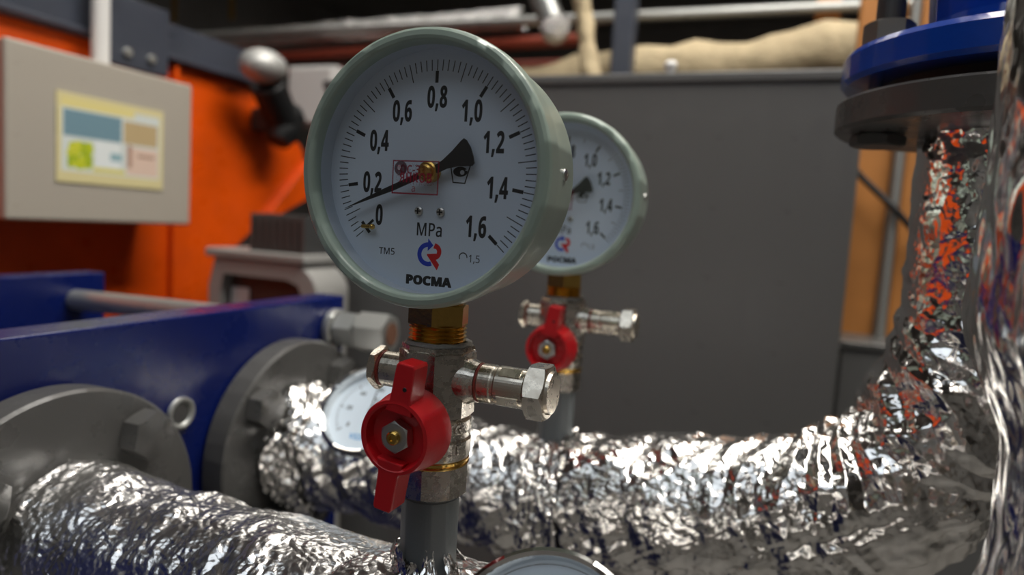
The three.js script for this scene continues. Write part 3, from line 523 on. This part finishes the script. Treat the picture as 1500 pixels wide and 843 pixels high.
// ------------------------------------------------------------ orange machine, control box, beam
{
  const t = thing('orange_machine', 'large bright orange machine housing behind the grey control box', 'machine', [-0.8, 0, -0.55]), Z = (z) => -(z + 0.55);
  const s = [[0.2, 0.1], [0.2, 1.404], [-0.796, 1.404], [-0.86, 1.38], [-0.938, 1.306], [-0.952, 1.215], [-0.853, 1.172], [-0.79, 1.135], [-0.742, 1.1], [-0.742, 0.1]].map(([z, y]) => [Z(z), y]);
  obj('side_panel', boxUV(extrude(s, 0.05, 0.003).rotateY(Math.PI / 2).translate(-0.05, 0, 0)), M.orange, t);
  obj('housing', box(0.5, 1.2, 0.9, -0.31, 0.62, 0.2, 0.01), M.orange, t);
  const rib = [[-0.945, 1.29], [-0.953, 1.215], [-0.853, 1.172], [-0.83, 1.178]].map(([z, y]) => [Z(z), y]);
  obj('gusset', boxUV(extrude(rib, 0.012, 0.002).rotateY(Math.PI / 2).rotateZ(0)), M.orange, t);
  obj('panel_fold', box(0.012, 0.40, 0.008, 0.006, 1.2, -0.062, 0.002), M.orange, t);
  for (const z of [0.3, -0.15]) obj('foot', box(0.4, 0.1, 0.12, -0.25, 0.05, z), M.darkSteel, t);
  const b = thing('steel_beam', 'bluish dark grey steel rail along the top of the orange machine', 'rail', [-0.815, 1.4045, -0.3]);
  obj('web', box(0.045, 0.058, 1.02, 0, 0.029, 0, 0.003), M.navyGrey, b);
  obj('lip', box(0.012, 0.008, 1.02, 0.028, 0.005, 0, 0.002), M.navyGrey, b);
  const k = thing('bracket', 'broad dark grey bracket plate hung over the steel rail', 'bracket', [-0.781, 1.375, -0.53]);
  obj('plate', box(0.012, 0.098, 0.105, 0, 0.049, 0, 0.002), M.navyGrey, k);
  for (const z of [0.02, -0.02]) obj('bolt', toX(hex(0.011, 0.006, 6, 0.1)).translate(0.006, 0.02, z), M.zinc, k);
  const c = thing('conduit', 'white vertical conduit beside the grey bracket above the control box', 'conduit', [-0.765, 1.357, -0.462]);
  obj('tube', cyl(0.0115, 1.34, 0, 0, 0, 24), M.whitePaint, c);
  const bx = thing('control_box', 'beige grey control box with rounded edges mounted on the orange machine', 'control box', [-0.752, 1.154, -0.4275]);
  obj('body', box(0.092, 0.2025, 0.252, 0, 0.10125, 0, 0.004), M.boxGrey, bx);
  obj('lid', box(0.012, 0.2035, 0.261, 0.046, 0.10125, 0, 0.004), M.boxGrey, bx);
  const cv = document.createElement('canvas'); cv.width = 640; cv.height = 440; const g = cv.getContext('2d'); srand(15);
  g.fillStyle = '#d6cb98'; g.fillRect(0, 0, 640, 440); g.fillStyle = '#cfd6d2'; g.fillRect(26, 40, 588, 345); g.fillStyle = '#ddd08a'; g.fillRect(26, 24, 420, 46);
  g.fillStyle = '#6f8f9c'; g.fillRect(36, 80, 330, 130); g.fillStyle = '#b9a37a'; g.fillRect(380, 90, 220, 120);
  for (let i = 0; i < 90; i++) { g.fillStyle = ['#b7c41c', '#9fb321', '#c9cc3a'][i % 3]; g.beginPath(); g.arc(70 + rnd() * 120, 250 + rnd() * 110, 8 + rnd() * 18, 0, 7); g.fill(); }
  g.fillStyle = '#dfe5e4'; g.fillRect(210, 215, 150, 140); g.fillStyle = '#8fb0b8'; g.fillRect(300, 270, 70, 40); g.fillStyle = '#d9bfae'; g.fillRect(400, 225, 205, 150); g.fillStyle = '#a78472'; g.fillRect(405, 215, 26, 120); g.fillRect(470, 260, 110, 16); g.fillStyle = '#d6cc6a'; g.fillRect(200, 352, 190, 24);
  const px = new THREE.CanvasTexture(cv); px.colorSpace = THREE.SRGBColorSpace;
  const ps = new THREE.BoxGeometry(0.0015, 0.108, 0.152); const pm = own(std(0xffffff, 0.55, 0, { map: px }));
  tag(obj('poster', ps, pm), 'faded yellow bordered picture sheet stuck on the grey control box', 'picture').position.set(-0.6987, 1.256, -0.43);
}
// ------------------------------------------------------------ clutter between machine and cabinet
{
  const s = thing('pump_motor', 'dull silver motor with a rounded cap at the end of the steel rail', 'motor', [-0.74, 1.316, -0.745]);
  obj('cap', [new THREE.SphereGeometry(0.036, 40, 24).scale(1, 0.78, 1.2).translate(0.02, 0.108, 0.02)], M.motorCap, s);
  obj('neck', [rod([0.012, 0.085, 0.0], [0, 0.03, -0.055], 0.03), lathe([[0, 0], [0.02, 0], [0.03, 0.02], [0.03, 0.06], [0.02, 0.075], [0, 0.075]]).rotateX(-0.5).translate(0, -0.01, -0.045)], M.black, s);
  obj('mounting_arm', box(0.05, 0.04, 0.05, -0.03, 0.03, -0.06, 0.004), M.darkSteel, s);
  const w = thing('white_box', 'white wall box far behind the upper left of the nearest gauge', 'box', [-0.985, 1.396, -1.22]);
  obj('body', box(0.14, 0.145, 0.06, 0, 0.0725, 0, 0.006), M.whitePaint, w); obj('lid', box(0.125, 0.13, 0.01, 0, 0.0725, 0.032, 0.003), M.whitePaint, w); obj('pole', rod([0, -1.396, -0.045], [0, 0.14, -0.045], 0.013), M.darkSteel, w);
  const p = thing('filter_housing', 'grey pump housing with arched frame and brown front beside the orange machine', 'pump', [-0.52, 0, -0.57]);
  const arch = []; for (let i = 0; i <= 12; i++) { const a = Math.PI / 2 * (1 - i / 12); arch.push([0.055 + 0.04 * Math.cos(a), 1.075 + 0.04 * Math.sin(a)]); }
  const outer = [[-0.085, 0.3], [-0.085, 1.075], ...[...arch].reverse().map(([x, y]) => [-x + 0.01, y]).reverse().slice(0, 0), [-0.075, 1.115], ...arch, [0.095, 0.3]];
  const inner = [[-0.066, 0.32], [-0.066, 1.07], [-0.06, 1.096], [0.045, 1.096], [0.066, 1.09], [0.076, 1.07], [0.076, 0.32]];
  obj('frame', extrude(outer, 0.07, 0.002, inner), M.framePaint, p);
  obj('top_rail', box(0.165, 0.012, 0.09, -0.005, 1.122, 0.03, 0.003), M.framePaint, p);
  obj('front', box(0.145, 0.77, 0.04, 0.005, 0.71, 0.03, 0.002), M.brown, p);
  obj('nameplate', box(0.03, 0.03, 0.002, -0.045, 1.06, 0.052), M.whitePaint, p);
  const fins = []; for (let i = 0; i < 8; i++) fins.push(box(0.008, 0.05, 0.06, -0.02 + i * 0.0115, 1.153, 0.03, 0.001));
  obj('cooling_fins', fins, M.darkSteel, p);
  obj('leg', box(0.15, 0.3, 0.08, 0.005, 0.15, 0.03), M.darkSteel, p);
}
function lumpyTube(pts, r, seed, mat, name, label, cat) {
  const g = new THREE.TubeGeometry(new THREE.CatmullRomCurve3(pts.map((p) => new THREE.Vector3(...p))), 160, r, 28), p = g.attributes.position, n = g.attributes.normal;
  for (let i = 0; i < p.count; i++) { const x = p.getX(i), y = p.getY(i), z = p.getZ(i), k = r * (0.22 * noise.noise(x * 14 + seed, y * 14, z * 14) - 0.25 * Math.pow(Math.abs(Math.cos(x * 26 + 2 * noise.noise(x * 9, seed, 1))), 14)) + 0.006 * noise.noise(x * 40, y * 40 + seed, z * 40); p.setXYZ(i, x + n.getX(i) * k, y + n.getY(i) * k, z + n.getZ(i) * k); }
  g.computeVertexNormals(); return tag(obj(name, g, mat), label, cat);
}
lumpyTube([[-0.47, 1.46, -4.9], [-0.47, 1.46, -1.6], [-0.46, 1.462, -1.25], [-0.38, 1.468, -1.16], [-0.2, 1.498, -1.16], [0.0, 1.506, -1.16], [0.08, 1.51, -1.16], [0.14, 1.527, -1.16], [0.3, 1.527, -1.16], [3.12, 1.532, -1.16]], 0.05, 3, M.wrap, 'wrapped_pipe', 'lumpy beige wrapped pipe running behind the top of the grey cabinet', 'pipe');
lumpyTube([[-0.33, 2.7, -1.0], [-0.27, 1.75, -1.0], [-0.243, 1.56, -0.985], [-0.225, 1.48, -0.98], [-0.205, 1.40, -0.985], [-0.2, 1.372, -1.01]], 0.017, 8, M.wrap, 'wrapped_hose', 'beige wrapped hose slanting down onto the grey cabinet beside the dark post', 'hose');
{
  const t = thing('steel_post', 'dark navy steel post standing behind the grey cabinet', 'post', [-0.185, 0, -1.07]);
  obj('shaft', box(0.038, 2.7, 0.04, 0, 1.35, 0.0, 0.003), M.navyGrey, t); obj('base_plate', box(0.1, 0.012, 0.1, 0, 0.006, 0), M.navyGrey, t);
  const lag = [];
  const g = new THREE.CylinderGeometry(0.025, 0.025, 2.7, 64, 400, true).rotateZ(Math.PI / 2), p = g.attributes.position;
  for (let i = 0; i < p.count; i++) { const x = p.getX(i), y = p.getY(i), z = p.getZ(i), k = 1 + 0.16 * noise.noise(x * 30, y * 40, z * 40) + 0.1 * noise.noise(x * 70, y * 90, z * 90); p.setY(i, y * k); p.setZ(i, z * k); }
  g.computeVertexNormals(); tag(obj('foil_duct', g.rotateZ(0.0195), M.foil), 'shiny foil wrapped overhead pipe far behind the nearest gauge', 'pipe').position.set(-1.83, 1.635, -1.3);
  tag(obj('red_pipe', rod([-3.19, 1.560, -1.31], [-0.33, 1.611, -1.31], 0.014), M.redPipe), 'brownish red pipe running under the overhead foil pipe', 'pipe');
  tag(obj('red_pipe', rod([-3.19, 1.566, -1.36], [-0.26, 1.566, -1.36], 0.014), M.redPipe), 'lower brownish red pipe that ends at the dark post', 'pipe');
  tag(obj('steel_conduit', rod([-3.19, 1.652, -1.24], [3.19, 1.613, -1.24], 0.011), M.zinc), 'grey steel conduit crossing above the dark gap over the cabinet', 'conduit');
  const d = thing('diagonal_duct', 'shiny silver duct slanting down to the red pipe beside the post', 'duct', [-0.333, 1.575, -1.1]);
  obj('tube', rod([0, 0, 0], [-0.55, 1.12, 0.0], 0.026), M.zinc, d); obj('joint', [new THREE.SphereGeometry(0.03, 32, 20)], M.foilFine, d);
  for (const [x, l] of [[-1.556, 'brass coloured hanger strap nearer the orange machine'], [-1.345, 'brass coloured hanger strap nearer the nearest gauge']]) tag(obj('hanger_strap', box(0.016, 1.0, 0.004, x, 2.2, -1.3), M.brassDark), l, 'strap');
}
{
  for (const [x, w, l] of [[0.222, 0.058, 'wide orange timber board beside the right edge of the grey cabinet'], [0.292, 0.05, 'narrow orange timber board right of the grey conduit'], [0.165, 0.045, 'short orange timber board behind the beige wrapped pipe']]) {
    const short = x < 0.2; tag(obj('timber_board', box(w, short ? 1.2 : 2.7, 0.03, x, short ? 2.1 : 1.35, short ? -1.27 : -0.87, 0.003), M.timber), l, 'board');
  }
  tag(obj('wall_conduit', rod([0.2585, 1.06, -0.842], [0.2585, 2.7, -0.842], 0.0065), M.zinc), 'thin pale vertical conduit between two orange timber boards', 'conduit');
  tag(obj('cable', tube([[0.19, 1.31, -0.83], [0.209, 1.283, -0.832], [0.235, 1.258, -0.832], [0.26, 1.234, -0.83], [0.3, 1.19, -0.84]], 0.0045), M.rubber), 'black cable slanting across the orange timber board', 'cable');
  const t = thing('floor_cabinet', 'low dark grey cabinet in front of the orange timber boards', 'cabinet', [0.3, 0, -0.82]);
  obj('body', box(0.19, 1.05, 0.12, 0, 0.525, 0, 0.003), M.cabinet, t); obj('lid', box(0.196, 0.01, 0.126, 0, 1.055, 0, 0.002), M.greyPaint, t);
}
renderer.render(scene, camera);
